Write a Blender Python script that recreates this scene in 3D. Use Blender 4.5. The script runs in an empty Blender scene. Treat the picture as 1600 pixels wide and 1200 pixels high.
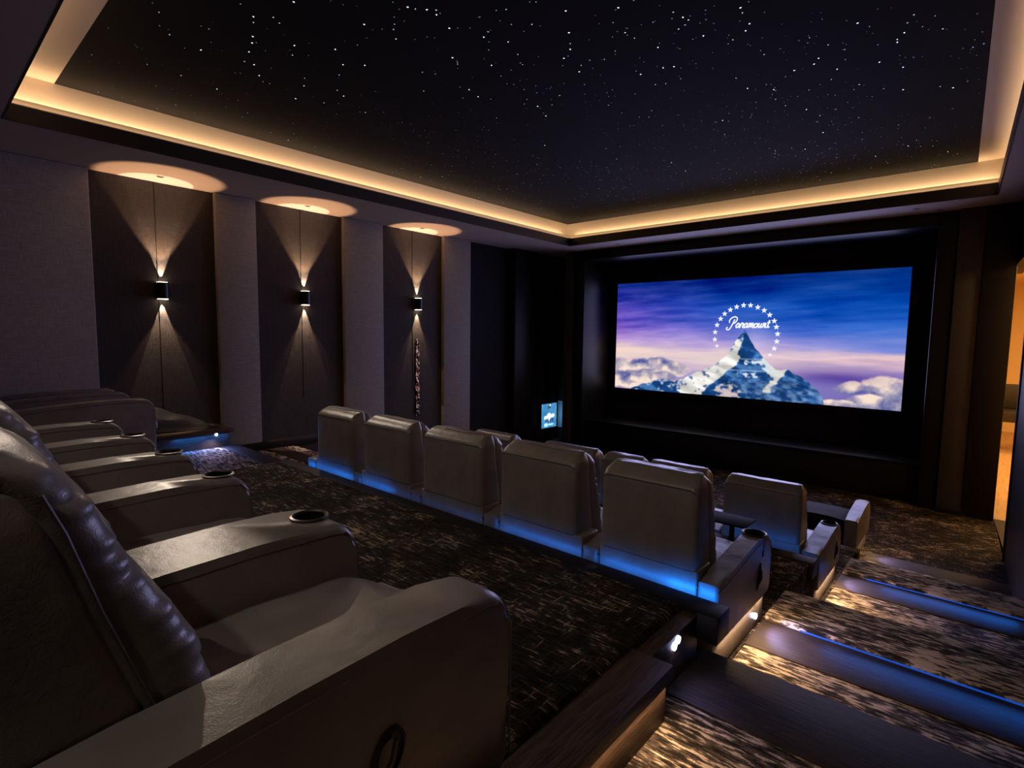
import bpy, bmesh, math, random
import numpy as np
from mathutils import Vector, Matrix, noise

C = bpy.context.scene
COL = C.collection
U = 1.1            # metres per layout unit (1 unit = eye height above the top seating platform)
FL = -1.98         # front floor level in layout units (eye level is 0)
PI = math.pi

def W(x, y, z):    # layout units -> world metres, front floor at z = 0
    return Vector((x * U, y * U, (z - FL) * U))

# ------------------------------------------------------------------ camera, world, exposure
cam_d = bpy.data.cameras.new('camera')
cam_d.sensor_fit = 'HORIZONTAL'; cam_d.sensor_width = 36.0
cam_d.lens = 845.82 / 1600 * 36.0
cam_d.clip_start = 0.02; cam_d.clip_end = 200
cam = bpy.data.objects.new('camera', cam_d); COL.objects.link(cam)
_r = Vector((0.7492, 0.6623, 0.0128)); _u = Vector((-0.0694, 0.0593, 0.9958)); _f = Vector((-0.6587, 0.7469, -0.0904))
_m = Matrix((_r, _u, -_f)).transposed().to_4x4()
_m.translation = W(0, 0, 0)
cam.matrix_world = _m
C.camera = cam

world = bpy.data.worlds.new('world'); C.world = world
world.use_nodes = True
world.node_tree.nodes['Background'].inputs[0].default_value = (0.55, 0.6, 0.8, 1)
world.node_tree.nodes['Background'].inputs[1].default_value = 0.001
C.view_settings.view_transform = 'Standard'
C.view_settings.look = 'None'
C.view_settings.gamma = 1.0
C.view_settings.exposure = 0.0
C.view_settings.use_curve_mapping = False
C.cycles.use_denoising = True
C.cycles.max_bounces = 8
C.cycles.sample_clamp_indirect = 4.0

WARM = (1.0, 0.65, 0.35)
AMBER = (1.0, 0.64, 0.36)
BLUE = (0.008, 0.20, 1.0)
VIOLET = (0.42, 0.40, 1.0)
RD = 2.8

def area(name, loc, direction, sx, sy, power, color, spread=PI, roll=0.0):
    d = bpy.data.lights.new(name, 'AREA'); d.shape = 'RECTANGLE'
    d.size = sx * U; d.size_y = sy * U; d.energy = power; d.color = color; d.spread = spread
    o = bpy.data.objects.new(name, d); COL.objects.link(o)
    q = Vector(direction).to_track_quat('-Z', 'Y')
    o.rotation_mode = 'QUATERNION'; o.rotation_quaternion = q
    o.location = W(*loc)
    return o

def area_ax(name, loc, direction, along, length, width, power, color, spread=PI):
    """Rectangular light: long side laid along the vector 'along', shining to 'direction'."""
    d = bpy.data.lights.new(name, 'AREA'); d.shape = 'RECTANGLE'
    d.size = length * U; d.size_y = width * U; d.energy = power; d.color = color; d.spread = spread
    o = bpy.data.objects.new(name, d); COL.objects.link(o)
    z = -Vector(direction).normalized(); x = Vector(along).normalized(); x = (x - z * x.dot(z)).normalized(); y = z.cross(x)
    m = Matrix((x, y, z)).transposed().to_4x4(); m.translation = W(*loc)
    o.matrix_world = m
    return o

def spot(name, loc, direction, angle, blend, power, color, radius=0.01):
    d = bpy.data.lights.new(name, 'SPOT'); d.spot_size = math.radians(angle); d.spot_blend = blend
    d.energy = power; d.color = color; d.shadow_soft_size = radius
    o = bpy.data.objects.new(name, d); COL.objects.link(o)
    o.rotation_mode = 'QUATERNION'; o.rotation_quaternion = Vector(direction).to_track_quat('-Z', 'Y')
    o.location = W(*loc)
    return o

# cove lighting: four warm strips in the trough around the ceiling tray, shining up
LX, LY, RX, RY = -5.285, 7.37, -0.05, 0.567    # tray lip: left, front, right, rear
SK = .035                                        # the tray's right side runs slightly askew, like the wall below it
def lipx(y): return RX + (LY - y) * SK
_lr = Vector((-SK, 1, 0))
_lm, _ll = ((RX + lipx(RY)) / 2, (LY + RY) / 2), LY - RY
area_ax('cove_strip_left', (LX - .125, (LY + RY) / 2, 1.60), (-.30, 0, 1), (0, 1, 0), LY - RY, .03, 24, WARM)
area_ax('cove_strip_front', ((LX + RX) / 2, LY + .125, 1.60), (0, .30, 1), (1, 0, 0), RX - LX, .03, 15, WARM)
area_ax('cove_strip_right', (_lm[0] + .06, _lm[1], 1.60), (.25, 0, 1), _lr, _ll, .03, 9, WARM, math.radians(105))
area_ax('cove_strip_rear', ((LX + RX) / 2, RY - .07, 1.60), (0, .1, 1), (1, 0, 0), RX - LX, .03, 6, WARM)
# thin second line along the foot of the pale lip
area_ax('lip_line_left', (LX + .012, (LY + RY) / 2, 1.582), (-1, 0, .9), (0, 1, 0), LY - RY, .006, 1.3, WARM)
area_ax('lip_line_front', ((LX + RX) / 2, LY - .012, 1.582), (0, 1, .9), (1, 0, 0), RX - LX, .006, 1.2, WARM)
# added unseen fill lamps at the rear soffit, brightening the seats from behind
for _x, _k in ((-.75, 1.5), (-2.2, 1.4)):
    area('added_rear_fill', (_x, -.95, 1.44), (0, .8, -1), .07, .07, RD * _k, (1.0, .84, .70), math.radians(112))
# added fill lamps beside the unlit soffit downlights, aimed at the seats
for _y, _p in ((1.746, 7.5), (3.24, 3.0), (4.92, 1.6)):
    area('added_soffit_fill', (-6.0, _y, 1.45), (1, -.28, -.74), .026, .026, _p, (1.0, .82, .66), math.radians(68))

# ------------------------------------------------------------------ materials
MAT = {}
def newmat(name):
    m = bpy.data.materials.new(name); m.use_nodes = True
    nt = m.node_tree; b = nt.nodes['Principled BSDF']
    MAT[name] = m
    return m, nt, b

def N(nt, typ, **kw):
    n = nt.nodes.new(typ)
    for k, v in kw.items():
        setattr(n, k, v)
    return n

def plain(name, col, rough=.6, metal=0.0, spec=.5, emit=None, estr=0.0):
    m, nt, b = newmat(name)
    b.inputs['Base Color'].default_value = (*col, 1); b.inputs['Roughness'].default_value = rough
    b.inputs['Metallic'].default_value = metal; b.inputs['Specular IOR Level'].default_value = spec
    if emit:
        b.inputs['Emission Color'].default_value = (*emit, 1); b.inputs['Emission Strength'].default_value = estr
    return m

def ramp(nt, fac, stops):
    r = N(nt, 'ShaderNodeValToRGB'); nt.links.new(fac, r.inputs[0])
    e = r.color_ramp.elements
    while len(e) < len(stops): e.new(.5)
    for k, (p, c) in enumerate(stops):
        e[k].position = p; e[k].color = (*c, 1)
    return r.outputs[0]

def coords(nt, scale=(1, 1, 1), kind='Object'):
    t = N(nt, 'ShaderNodeTexCoord'); m = N(nt, 'ShaderNodeMapping')
    nt.links.new(t.outputs[kind], m.inputs[0]); m.inputs['Scale'].default_value = scale
    return m.outputs[0]

def noise_t(nt, vec, scale, detail=4, rough=.5):
    n = N(nt, 'ShaderNodeTexNoise'); nt.links.new(vec, n.inputs['Vector'])
    n.inputs['Scale'].default_value = scale; n.inputs['Detail'].default_value = detail; n.inputs['Roughness'].default_value = rough
    return n.outputs[0]

def bump(nt, b, h, strength, dist):
    n = N(nt, 'ShaderNodeBump'); n.inputs['Strength'].default_value = strength; n.inputs['Distance'].default_value = dist
    nt.links.new(h, n.inputs['Height']); nt.links.new(n.outputs[0], b.inputs['Normal'])

def mathn(nt, op, a, b_):
    n = N(nt, 'ShaderNodeMath', operation=op)
    for k, v in enumerate((a, b_)):
        if isinstance(v, (int, float)): n.inputs[k].default_value = v
        else: nt.links.new(v, n.inputs[k])
    return n.outputs[0]

def leather(name, col, rough=.34):
    m, nt, b = newmat(name)
    v = coords(nt)
    f = noise_t(nt, v, 7, 5)
    c = ramp(nt, f, [(.3, tuple(x * .82 for x in col)), (.7, tuple(x * 1.12 for x in col))])
    nt.links.new(c, b.inputs['Base Color'])
    g = noise_t(nt, v, 260, 2); s = noise_t(nt, v, 9, 3)
    h = mathn(nt, 'ADD', mathn(nt, 'MULTIPLY', g, .12), s)
    bump(nt, b, h, .35, .012)
    b.inputs['Roughness'].default_value = rough; b.inputs['Specular IOR Level'].default_value = .5
    return m
leather('leather', (.215, .188, .168))
leather('dark_leather', (.022, .019, .018))
plain('piping', (.085, .07, .062), .55)

def carpet(name, kx, ky, cross, dark, mid, tan, lo, hi):
    """Woven pile: fine streaks along x (and, for cross > 0, along y) over larger worn patches."""
    m, nt, b = newmat(name)
    a = noise_t(nt, coords(nt, (kx, ky, 20)), 1.0, 5, .62)
    f = a
    if cross:
        c2 = noise_t(nt, coords(nt, (ky * .9, kx * 1.1, 20)), 1.0, 5, .62)
        f = mathn(nt, 'MAXIMUM', a, mathn(nt, 'SUBTRACT', c2, .04))
    big = noise_t(nt, coords(nt), 3.2, 5, .6)
    med = noise_t(nt, coords(nt, (1, 1.6, 1)), 13, 4, .6)
    f = mathn(nt, 'ADD', f, mathn(nt, 'MULTIPLY', mathn(nt, 'SUBTRACT', big, .5), .45))
    f = mathn(nt, 'ADD', f, mathn(nt, 'MULTIPLY', mathn(nt, 'SUBTRACT', med, .5), .30))
    col = ramp(nt, f, [(lo - .06, dark), (lo + .01, mid), (hi - .06, mid), (hi, tan)])
    nt.links.new(col, b.inputs['Base Color'])
    pile = noise_t(nt, coords(nt), 260, 2)
    bump(nt, b, mathn(nt, 'ADD', pile, mathn(nt, 'MULTIPLY', f, 1.8)), .8, .012)
    b.inputs['Roughness'].default_value = .95; b.inputs['Specular IOR Level'].default_value = .1
    return m
carpet('carpet', 13, 105, 1, (.011, .009, .008), (.045, .035, .027), (.52, .40, .29), .53, .67)
carpet('stair_carpet', 11, 62, 0, (.02, .016, .013), (.11, .086, .064), (.66, .53, .41), .45, .56)

def wood(name, dark, light, sx, sy, rough=.38, scale=6):
    m, nt, b = newmat(name)
    f = noise_t(nt, coords(nt, (sx, sy, 14)), scale, 6, .62)
    nt.links.new(ramp(nt, f, [(.32, dark), (.7, light)]), b.inputs['Base Color'])
    bump(nt, b, f, .25, .006)
    b.inputs['Roughness'].default_value = rough; b.inputs['Specular IOR Level'].default_value = .22
    return m
wood('dark_wood_x', (.010, .007, .006), (.055, .037, .028), 1, 18, .62, 9)
wood('dark_wood_y', (.014, .009, .006), (.10, .06, .04), 18, 1, .5, 9)
wood('black_wood', (.007, .0055, .005), (.018, .013, .011), 14, 14, .45)
wood('oak', (.42, .25, .11), (.62, .40, .2), 14, 1, .45, 3)

def linen(name, col, k=1.0):
    m, nt, b = newmat(name)
    va = coords(nt, (6, 6, 160)); vb = coords(nt, (130, 130, 5))
    f = mathn(nt, 'ADD', noise_t(nt, va, 2.0, 3), noise_t(nt, vb, 2.0, 3))
    f = mathn(nt, 'MULTIPLY', f, .5)
    nt.links.new(ramp(nt, f, [(.35, tuple(x * .7 for x in col)), (.65, tuple(x * 1.3 for x in col))]), b.inputs['Base Color'])
    bump(nt, b, f, .5 * k, .008)
    b.inputs['Roughness'].default_value = .85; b.inputs['Specular IOR Level'].default_value = .25
    return m
linen('linen', (.30, .275, .25))
linen('dark_linen', (.055, .048, .046))
linen('black_fabric', (.012, .011, .012))
plain('soffit_paint', (.46, .38, .33), .7)
plain('fascia_black', (.022, .017, .013), .5)
plain('plaster', (.66, .57, .47), .8)
plain('star_fabric', (.022, .021, .022), .95, spec=.1)
plain('black_metal', (.02, .02, .022), .35, .6)
plain('cup_black', (.01, .01, .011), .2)
plain('smoked_glass', (.006, .006, .007), .8, spec=.15)
plain('ring_metal', (.14, .125, .12), .35, 1.0)
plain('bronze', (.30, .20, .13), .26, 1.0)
plain('blanket_cloth', (.012, .011, .012), .7, spec=.2)
plain('reflector_grey', (.30, .36, .42), .25)
plain('lamp_lens', (1, .9, .8), .3, emit=(1, .78, .52), estr=7)
plain('puck_lens', (1, 1, 1), .3, emit=(.55, .6, 1.0), estr=20)
plain('blue_led', (.02, .1, .6), .3, emit=(.01, .16, 1.0), estr=.35)
plain('warm_led', (.8, .6, .4), .3, emit=(1.0, .62, .32), estr=4.0)
plain('hall_paint', (.75, .55, .28), .8)
plain('screen_text', (0, 0, 0), .8, emit=(.92, .95, 1.0), estr=.95)
plain('star_white', (0, 0, 0), .8, emit=(.85, .9, 1.0), estr=1.3)
plain('star_blue', (0, 0, 0), .8, emit=(.35, .55, 1.0), estr=1.2)
plain('star_dim', (0, 0, 0), .8, emit=(.5, .58, .75), estr=.28)
plain('star_mid', (0, 0, 0), .8, emit=(.7, .78, 1.0), estr=.7)

def attr_emit(name, strength):
    m, nt, b = newmat(name)
    a = N(nt, 'ShaderNodeAttribute'); a.attribute_name = 'picture'
    b.inputs['Base Color'].default_value = (0, 0, 0, 1); b.inputs['Specular IOR Level'].default_value = 0.0
    nt.links.new(a.outputs['Color'], b.inputs['Emission Color']); b.inputs['Emission Strength'].default_value = strength
    return m
attr_emit('projected_picture', 1.0)
attr_emit('lit_poster', 1.6)

# ------------------------------------------------------------------ mesh helpers (layout units)
def finish(name, bm, mat, origin=(0, 0, 0), smooth=True, angle=35, local=False):
    o3 = Vector(origin)
    for v in bm.verts:
        v.co = v.co * U if local else (v.co - o3) * U
    bmesh.ops.recalc_face_normals(bm, faces=bm.faces[:])
    me = bpy.data.meshes.new(name); bm.to_mesh(me); bm.free()
    if smooth:
        me.polygons.foreach_set('use_smooth', [True] * len(me.polygons))
        me.set_sharp_from_angle(angle=math.radians(angle))
    me.materials.append(MAT[mat])
    return me

def link(name, me, parent=None, loc=None):
    o = bpy.data.objects.new(name, me); COL.objects.link(o)
    if parent: o.parent = parent
    if loc is not None: o.location = loc
    return o

def obj(name, bm, mat, parent=None, origin=None, smooth=True, angle=35):
    """Mesh from absolute layout coordinates. With a parent: relative to parent's own origin (parent['_o'])."""
    if parent is not None:
        og = ORI[parent.name]
        return link(name, finish(name, bm, mat, og, smooth, angle), parent)
    if origin is None:
        c = [v.co for v in bm.verts]
        origin = ((min(v.x for v in c) + max(v.x for v in c)) / 2, (min(v.y for v in c) + max(v.y for v in c)) / 2, min(v.z for v in c))
    o = link(name, finish(name, bm, mat, origin, smooth, angle), None, W(*origin))
    ORI[o.name] = origin
    return o

ORI = {}
def thing(name, origin, label, cat, group=None, rz=0):
    o = bpy.data.objects.new(name, None); COL.objects.link(o); o.location = W(*origin); o.rotation_euler = (0, 0, rz)
    o.empty_display_size = .1
    ORI[o.name] = origin
    return tag(o, label, cat, group)

def tag(o, label, cat, group=None):
    o['label'] = label; o['category'] = cat
    if group: o['group'] = group
    return o

def struct(name, bm, mat, parent=None, smooth=True):
    o = obj(name, bm, mat, parent, smooth=smooth)
    if parent is None: o['kind'] = 'structure'
    return o

def B(): return bmesh.new()

def box(bm, x0, x1, y0, y1, z0, z1, bev=0.0, seg=2):
    m = Matrix.Diagonal((abs(x1 - x0), abs(y1 - y0), abs(z1 - z0), 1)); m.translation = ((x0 + x1) / 2, (y0 + y1) / 2, (z0 + z1) / 2)
    r = bmesh.ops.create_cube(bm, size=1, matrix=m)
    if bev:
        es = {e for v in r['verts'] for e in v.link_edges}
        bmesh.ops.bevel(bm, geom=list(es), offset=bev, segments=seg, affect='EDGES', profile=.5, clamp_overlap=True)
    return bm

def bx(*a, **k): return box(B(), *a, **k)

def prism(bm, pts, axis, a0, a1):
    """Extrude a polygon: pts in the two other axes' order, from a0 to a1 along axis."""
    def mk(p, a):
        return {'x': (a, p[0], p[1]), 'y': (p[0], a, p[1]), 'z': (p[0], p[1], a)}[axis]
    A = [bm.verts.new(mk(p, a0)) for p in pts]; Z = [bm.verts.new(mk(p, a1)) for p in pts]
    bm.faces.new(A); bm.faces.new(Z[::-1])
    n = len(pts)
    for i in range(n):
        bm.faces.new((A[i], A[(i + 1) % n], Z[(i + 1) % n], Z[i]))
    return A, Z

def tube(bm, pts, r, n=6, closed=False):
    pts = [Vector(p) for p in pts]; rings = []
    m = len(pts)
    for i, p in enumerate(pts):
        a = pts[(i - 1) % m] if (closed or i) else p
        b = pts[(i + 1) % m] if (closed or i < m - 1) else p
        t = (b - a).normalized()
        up = Vector((0, 0, 1)) if abs(t.z) < .9 else Vector((1, 0, 0))
        s = t.cross(up).normalized(); w = s.cross(t)
        rings.append([bm.verts.new(p + (s * math.cos(2 * PI * k / n) + w * math.sin(2 * PI * k / n)) * r) for k in range(n)])
    for i in range(m if closed else m - 1):
        A, Bq = rings[i], rings[(i + 1) % m]
        for k in range(n):
            bm.faces.new((A[k], A[(k + 1) % n], Bq[(k + 1) % n], Bq[k]))
    if not closed:
        bm.faces.new(rings[0][::-1]); bm.faces.new(rings[-1])
    return bm

def loft(bm, secs):
    R = [[bm.verts.new(p) for p in s] for s in secs]
    n = len(R[0])
    for A, Z in zip(R, R[1:]):
        for k in range(n):
            bm.faces.new((A[k], A[(k + 1) % n], Z[(k + 1) % n], Z[k]))
    bm.faces.new(R[0][::-1]); bm.faces.new(R[-1])
    return bm

def rrect(x0, x1, y0, y1, z, r, n=5, sides=6):
    """Rounded rectangle outline in the XY plane, counter-clockwise, with points along the long sides."""
    r = min(r, (x1 - x0) / 2 - 1e-4, (y1 - y0) / 2 - 1e-4)
    out = []
    for cx, cy, a0 in ((x1 - r, y1 - r, 0), (x0 + r, y1 - r, 90), (x0 + r, y0 + r, 180), (x1 - r, y0 + r, 270)):
        for k in range(n + 1):
            a = math.radians(a0 + 90 * k / n)
            out.append((cx + r * math.cos(a), cy + r * math.sin(a), z))
        nx = {0: (x0 + r, y1), 90: None, 180: (x1 - r, y0), 270: None}[a0]
        if nx:
            x_s = out[-1][0]
            for k in range(1, sides):
                out.append((x_s + (nx[0] - x_s) * k / sides, nx[1], z))
    return out

def lathe(bm, prof, c, n=32, ex=1.0, ey=1.0):
    rings = [[bm.verts.new((c[0] + r * ex * math.cos(2 * PI * k / n), c[1] + r * ey * math.sin(2 * PI * k / n), c[2] + z)) for k in range(n)] for r, z in prof]
    for A, Z in zip(rings, rings[1:]):
        for k in range(n):
            bm.faces.new((A[k], A[(k + 1) % n], Z[(k + 1) % n], Z[k]))
    return rings

def interp(tab, z, k):
    if z <= tab[0][0]: return tab[0][k]
    for a, b in zip(tab, tab[1:]):
        if z <= b[0]:
            t = (z - a[0]) / (b[0] - a[0])
            return a[k] + (b[k] - a[k]) * t
    return tab[-1][k]

# ------------------------------------------------------------------ the setting: levels, stairs, walls
Z3, ZA, Z2, ZM, Z1, Z0 = -1.0, -1.18, -1.36, -1.57, -1.78, FL
PX = -0.735                       # the aisle-side face of the seating
LW, LP = -6.29, -6.22             # left wall panels, pilaster faces
ZS, ZL, ZT = 1.456, 1.573, 1.85   # soffit, tray lip, star ceiling
def rwx(y): return .15 + (8.05 - y) * .043   # the side wall by the stairs runs slightly askew

b = B(); prism(b, [(-6.6, 4.9), (rwx(4.9) + .05, 4.9), (rwx(8.05), 8.05), (rwx(8.05), 9.0), (-6.6, 9.0)], 'z', Z0 - .1, Z0)
struct('floor', b, 'carpet')
struct('seating_platform_floor', bx(-4.05, -.79, -1.5, 1.90, Z3 - .6, Z3 + .012, bev=.035, seg=4), 'carpet')
struct('seating_platform_floor', bx(-4.05, PX, 1.95, 3.62, Z0, Z2, bev=.006), 'carpet')
struct('seating_platform_floor', bx(-4.05, PX, 3.62, 5.25, Z0, Z1, bev=.006), 'carpet')
struct('trim_1', bx(-4.07, -.66, 1.87, 1.99, Z3 - .10, Z3 + .004, bev=.006), 'black_wood')       # nosing of the top platform
struct('trim_2', bx(-4.05, PX + .02, 3.58, 3.70, Z2 - .1, Z2 + .004, bev=.006), 'dark_wood_x')
struct('trim_3', bx(-4.05, PX + .02, 5.20, 5.32, Z1 - .1, Z1 + .004, bev=.006), 'dark_wood_x')
struct('trim_4', bx(-.80, PX, 1.45, 1.88, -1.6, Z3 - .008, bev=.004), 'dark_wood_y')              # side panel with the step light
b = bx(-.82, -.675, -1.5, 1.50, ZA - .02, Z3 - .05, bev=.004); box(b, -.815, -.66, -1.5, 1.515, Z3 - .05, Z3 + .0, bev=.006)
struct('trim_5', b, 'dark_wood_y')                                                                # stringer box along the top platform

def stair(name, x0, x1, y0, y1, z, strips, carpet_mat='stair_carpet'):
    """One tread level: carpet body plus flush wood strips (y0, y1, lift)."""
    o = struct(name, bx(x0, x1, y0, y1, z - .45, z, bev=.008), carpet_mat)
    for s0, s1 in strips:
        obj('wood_strip', bx(x0, x1, s0, s1, z - .02, z + .006, bev=.003), 'dark_wood_x', o)
    return o
XR = .72
stair('stair_floor', -.80, XR, -1.5, 1.95, ZA, [(1.62, 1.955)])
stair('stair_floor', PX, XR, 1.95, 3.05, Z2, [(2.42, 2.70)])
stair('stair_floor', PX, XR, 3.05, 3.45, ZM, [])
stair('stair_floor', PX, XR, 3.45, 4.98, Z1, [(4.36, 4.66)])
struct('floor', bx(PX, .42, 2.70, 3.06, Z2 - .01, Z2 + .03, bev=.012), 'stair_carpet')
struct('floor', bx(PX, .32, 4.66, 4.99, Z1 - .01, Z1 + .03, bev=.012), 'stair_carpet')
struct('floor', bx(PX, .30, 4.98, 5.62, Z0, Z0 + .012, bev=.004), 'stair_carpet')
struct('trim_6', bx(PX, .27, 5.62, 5.86, Z0, Z0 + .012, bev=.004), 'dark_wood_x')
# the other aisle
stair('stair_floor', -5.83, -4.05, -1.5, 2.28, ZA, [(2.12, 2.285)])
stair('stair_floor', -6.29, -4.05, 2.28, 3.1, Z2, [(2.75, 2.95)])
stair('stair_floor', -6.29, -4.05, 3.1, 3.5, ZM, [])
stair('stair_floor', -6.29, -4.05, 3.5, 5.0, Z1, [(4.3, 4.6)])
struct('side_landing_floor', bx(-6.29, -5.83, -1.5, 2.22, -1.6, Z3 - .03, bev=.004), 'dark_wood_y')
struct('trim_7', bx(-6.29, -5.80, 1.40, 2.25, Z3 - .03, Z3, bev=.005), 'dark_wood_y')
struct('side_platform_floor', bx(-6.25, -5.0, -1.0, 1.37, ZA, Z3, bev=.01), 'dark_wood_y')

# walls
struct('wall_left', bx(LW - .2, LW, -1.5, 9.2, FL - .1, 1.9), 'dark_linen', smooth=False)
for i, (a, c) in enumerate(((-1.4, 1.229), (2.295, 2.72), (3.81, 4.40), (5.485, 6.04))):
    struct('trim_%d' % (10 + i), bx(LW, LP, a, c, (-.999, Z2, Z1, Z1)[i] + (.09 if i else 0), ZS, bev=.012, seg=2), 'linen')
struct('trim_14', bx(LW, LW + .012, 6.06, 7.0, Z0, ZS), 'black_fabric')
struct('trim_15', bx(LW, -6.12, 7.0, 7.62, Z0, ZS, bev=.01), 'black_wood')
struct('trim_16', bx(LW, -6.205, 7.66, 8.4, Z0, ZS), 'black_fabric')
for i, yc in enumerate((1.76, 3.265, 4.94)):
    struct('trim_%d' % (20 + i), bx(LW, LW + .004, yc - .002, yc + .002, -.8, ZS), 'black_fabric')
struct('baseboard_left', bx(LW, LP + .02, 2.30, 3.5, Z2, Z2 + .09, bev=.005), 'black_wood')
struct('baseboard_left', bx(LW, LP + .02, 3.5, 5.0, Z1, Z1 + .09, bev=.005), 'black_wood')
struct('wall_rear', bx(-6.5, 1.0, -1.7, -1.5, FL, 1.9), 'dark_linen')
def askew(bm, y0, y1, z0, z1, th):
    prism(bm, [(rwx(y0), y0), (rwx(y0) + th, y0), (rwx(y1) + th, y1), (rwx(y1), y1)], 'z', z0, z1); return bm
struct('wall_right', askew(B(), -1.5, 6.55, FL - .05, 1.9, .12), 'black_wood', smooth=False)
struct('wall_right', askew(B(), 6.55, 9.2, .83, 1.9, .12), 'black_wood', smooth=False)
# front wall with the deep screen recess
FY = 7.94
struct('wall_front', bx(-6.4, .12, 8.84, 9.0, FL, 1.9), 'black_fabric')
struct('wall_front', bx(-6.25, -5.745, 8.4, 8.84, FL, ZS), 'black_fabric')
b = bx(-5.75, -5.585, FY - .03, 8.84, FL, ZS, bev=.01); struct('trim_30', b, 'dark_linen')
struct('trim_31', bx(-5.585, -5.36, FY, 8.84, FL, ZS, bev=.012), 'black_wood')
struct('trim_32', bx(-.545, -.36, FY, 8.84, FL, ZS, bev=.012), 'black_wood')
struct('trim_33', bx(-5.36, -.545, FY, 8.84, 1.30, ZS, bev=.012), 'black_wood')
struct('trim_34', bx(-.36, -.13, FY - .04, 8.84, FL + .06, ZS, bev=.006), 'dark_linen')
struct('trim_35', bx(-.365, -.125, FY - .07, FY, FL, FL + .08, bev=.006), 'black_wood')
struct('trim_36', bx(-.13, rwx(8.0) - .005, FY - .06, 8.84, FL, ZS, bev=.008), 'black_wood')
struct('trim_37', bx(-5.36, -.545, 8.10, 8.84, FL, -1.52, bev=.01), 'black_wood')        # low stage under the screen
struct('trim_38', bx(-5.37, -.53, 8.07, 8.84, -1.52, -1.49, bev=.006), 'black_wood')
struct('door_1', bx(rwx(6.5) - .012, rwx(6.5) + .13, 6.47, 6.555, FL, .83, bev=.004), 'black_wood')

# ceiling: soffit ring, dark fascia, pale lip, trough, tray walls, border
def skew(bm, d0, d1, y0, y1, z0, z1):
    prism(bm, [(lipx(y0) + d0, y0), (lipx(y0) + d1, y0), (lipx(y1) + d1, y1), (lipx(y1) + d0, y1)], 'z', z0, z1); return bm
RR = lipx(RY)
b = bx(-6.4, LX, -1.6, 9.0, ZS, ZL - .003); box(b, LX, RX, LY, 9.0, ZS, ZL - .003); box(b, LX, RR, -1.6, RY, ZS, ZL - .003)
prism(b, [(RX, 9.0), (RX, LY), (RR, RY), (RR, -1.6), (1.2, -1.6), (1.2, 9.0)], 'z', ZS, ZL - .003)
struct('ceiling', b, 'soffit_paint', smooth=False)
t = .012
b = bx(LX, LX + t, RY, LY, ZS - .001, ZL); box(b, LX, RX, LY - t, LY, ZS - .001, ZL); skew(b, -t, 0, RY, LY, ZS - .001, ZL); box(b, LX, RR, RY, RY + t, ZS - .001, ZL)
struct('trim_40', b, 'fascia_black', smooth=False)
b = bx(LX - .03, LX + .014, RY, LY, ZL, ZL + .006); box(b, LX, RX, LY - .014, LY + .03, ZL, ZL + .006)
box(b, LX - .03, LX - .018, RY, LY, ZL, ZL + .052); box(b, LX, RX, LY + .018, LY + .03, ZL, ZL + .052)
skew(b, -.01, .02, RY, LY, ZL, ZL + .012); box(b, LX, RR, RY - .02, RY + .01, ZL, ZL + .012)
struct('trim_41', b, 'plaster', smooth=False)
TX0, TY0, TY1 = LX - .17, RY - .17, LY + .17
TXR = lipx(TY0) + .17
b = bx(TX0 - .05, TX0, TY0, TY1, ZL, ZT + .05); box(b, TX0, TXR, TY1, TY1 + .05, ZL, ZT + .05); skew(b, .17, .22, TY0, TY1, ZL, ZT + .05); box(b, TX0, TXR, TY0 - .05, TY0, ZL, ZT + .05)
struct('trim_42', b, 'plaster', smooth=False)
SY0 = .90; DB = -.18                       # star panel starts here; pale border on the right, from the lip inwards
b = skew(B(), DB, .19, SY0, TY1, ZT, ZT + .05); box(b, TX0, TXR, TY0, SY0, ZT, ZT + .05)
struct('trim_43', b, 'plaster', smooth=False)
SX1 = lipx(TY1) + DB
b = B(); prism(b, [(TX0, SY0), (lipx(SY0) + DB, SY0), (lipx(TY1) + DB, TY1), (TX0, TY1)], 'z', ZT, ZT + .05)
panel = tag(obj('star_ceiling_panel', b, 'star_fabric', origin=((TX0 + SX1) / 2, (SY0 + TY1) / 2, ZT), smooth=False),
            'black ceiling panel sprinkled with tiny fibre-optic star lights', 'ceiling panel')

# the room beyond the doorway
b = B(); prism(b, [(rwx(6.4) + .002, 6.4), (3.0, 6.4), (3.0, 8.0), (rwx(8.0) + .002, 8.0)], 'z', FL - .1, FL)
struct('floor', b, 'dark_wood_x', smooth=False)
b = bx(rwx(8.05) + .002, 3.0, 8.0, 16, FL - .1, FL); box(b, -.3, rwx(8.05) + .002, 9.0, 16, FL - .1, FL); struct('floor', b, 'oak', smooth=False)
b = bx(-.4, 3.0, 16, 16.1, FL, 1.25); box(b, 3.0, 3.1, 6.3, 16.1, FL, 1.25); box(b, .36, 3.0, 6.25, 6.35, FL, 1.25); box(b, -.4, -.3, 9.0, 16.1, FL, 1.25)
struct('wall_hall', b, 'hall_paint', smooth=False)
b = bx(.40, 3.1, 6.3, 9.0, 1.25, 1.3); box(b, -.4, 3.1, 9.0, 16.1, 1.25, 1.3); struct('ceiling', b, 'hall_paint', smooth=False)
area('hall_lamp', (1.4, 11, 1.2), (0, 0, -1), 1.6, 5, 260, (1.0, .62, .24))
area('hall_lamp', (1.5, 7.4, 1.1), (-1, -.1, -1.1), .3, .3, 26, (1.0, .66, .32))

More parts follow.
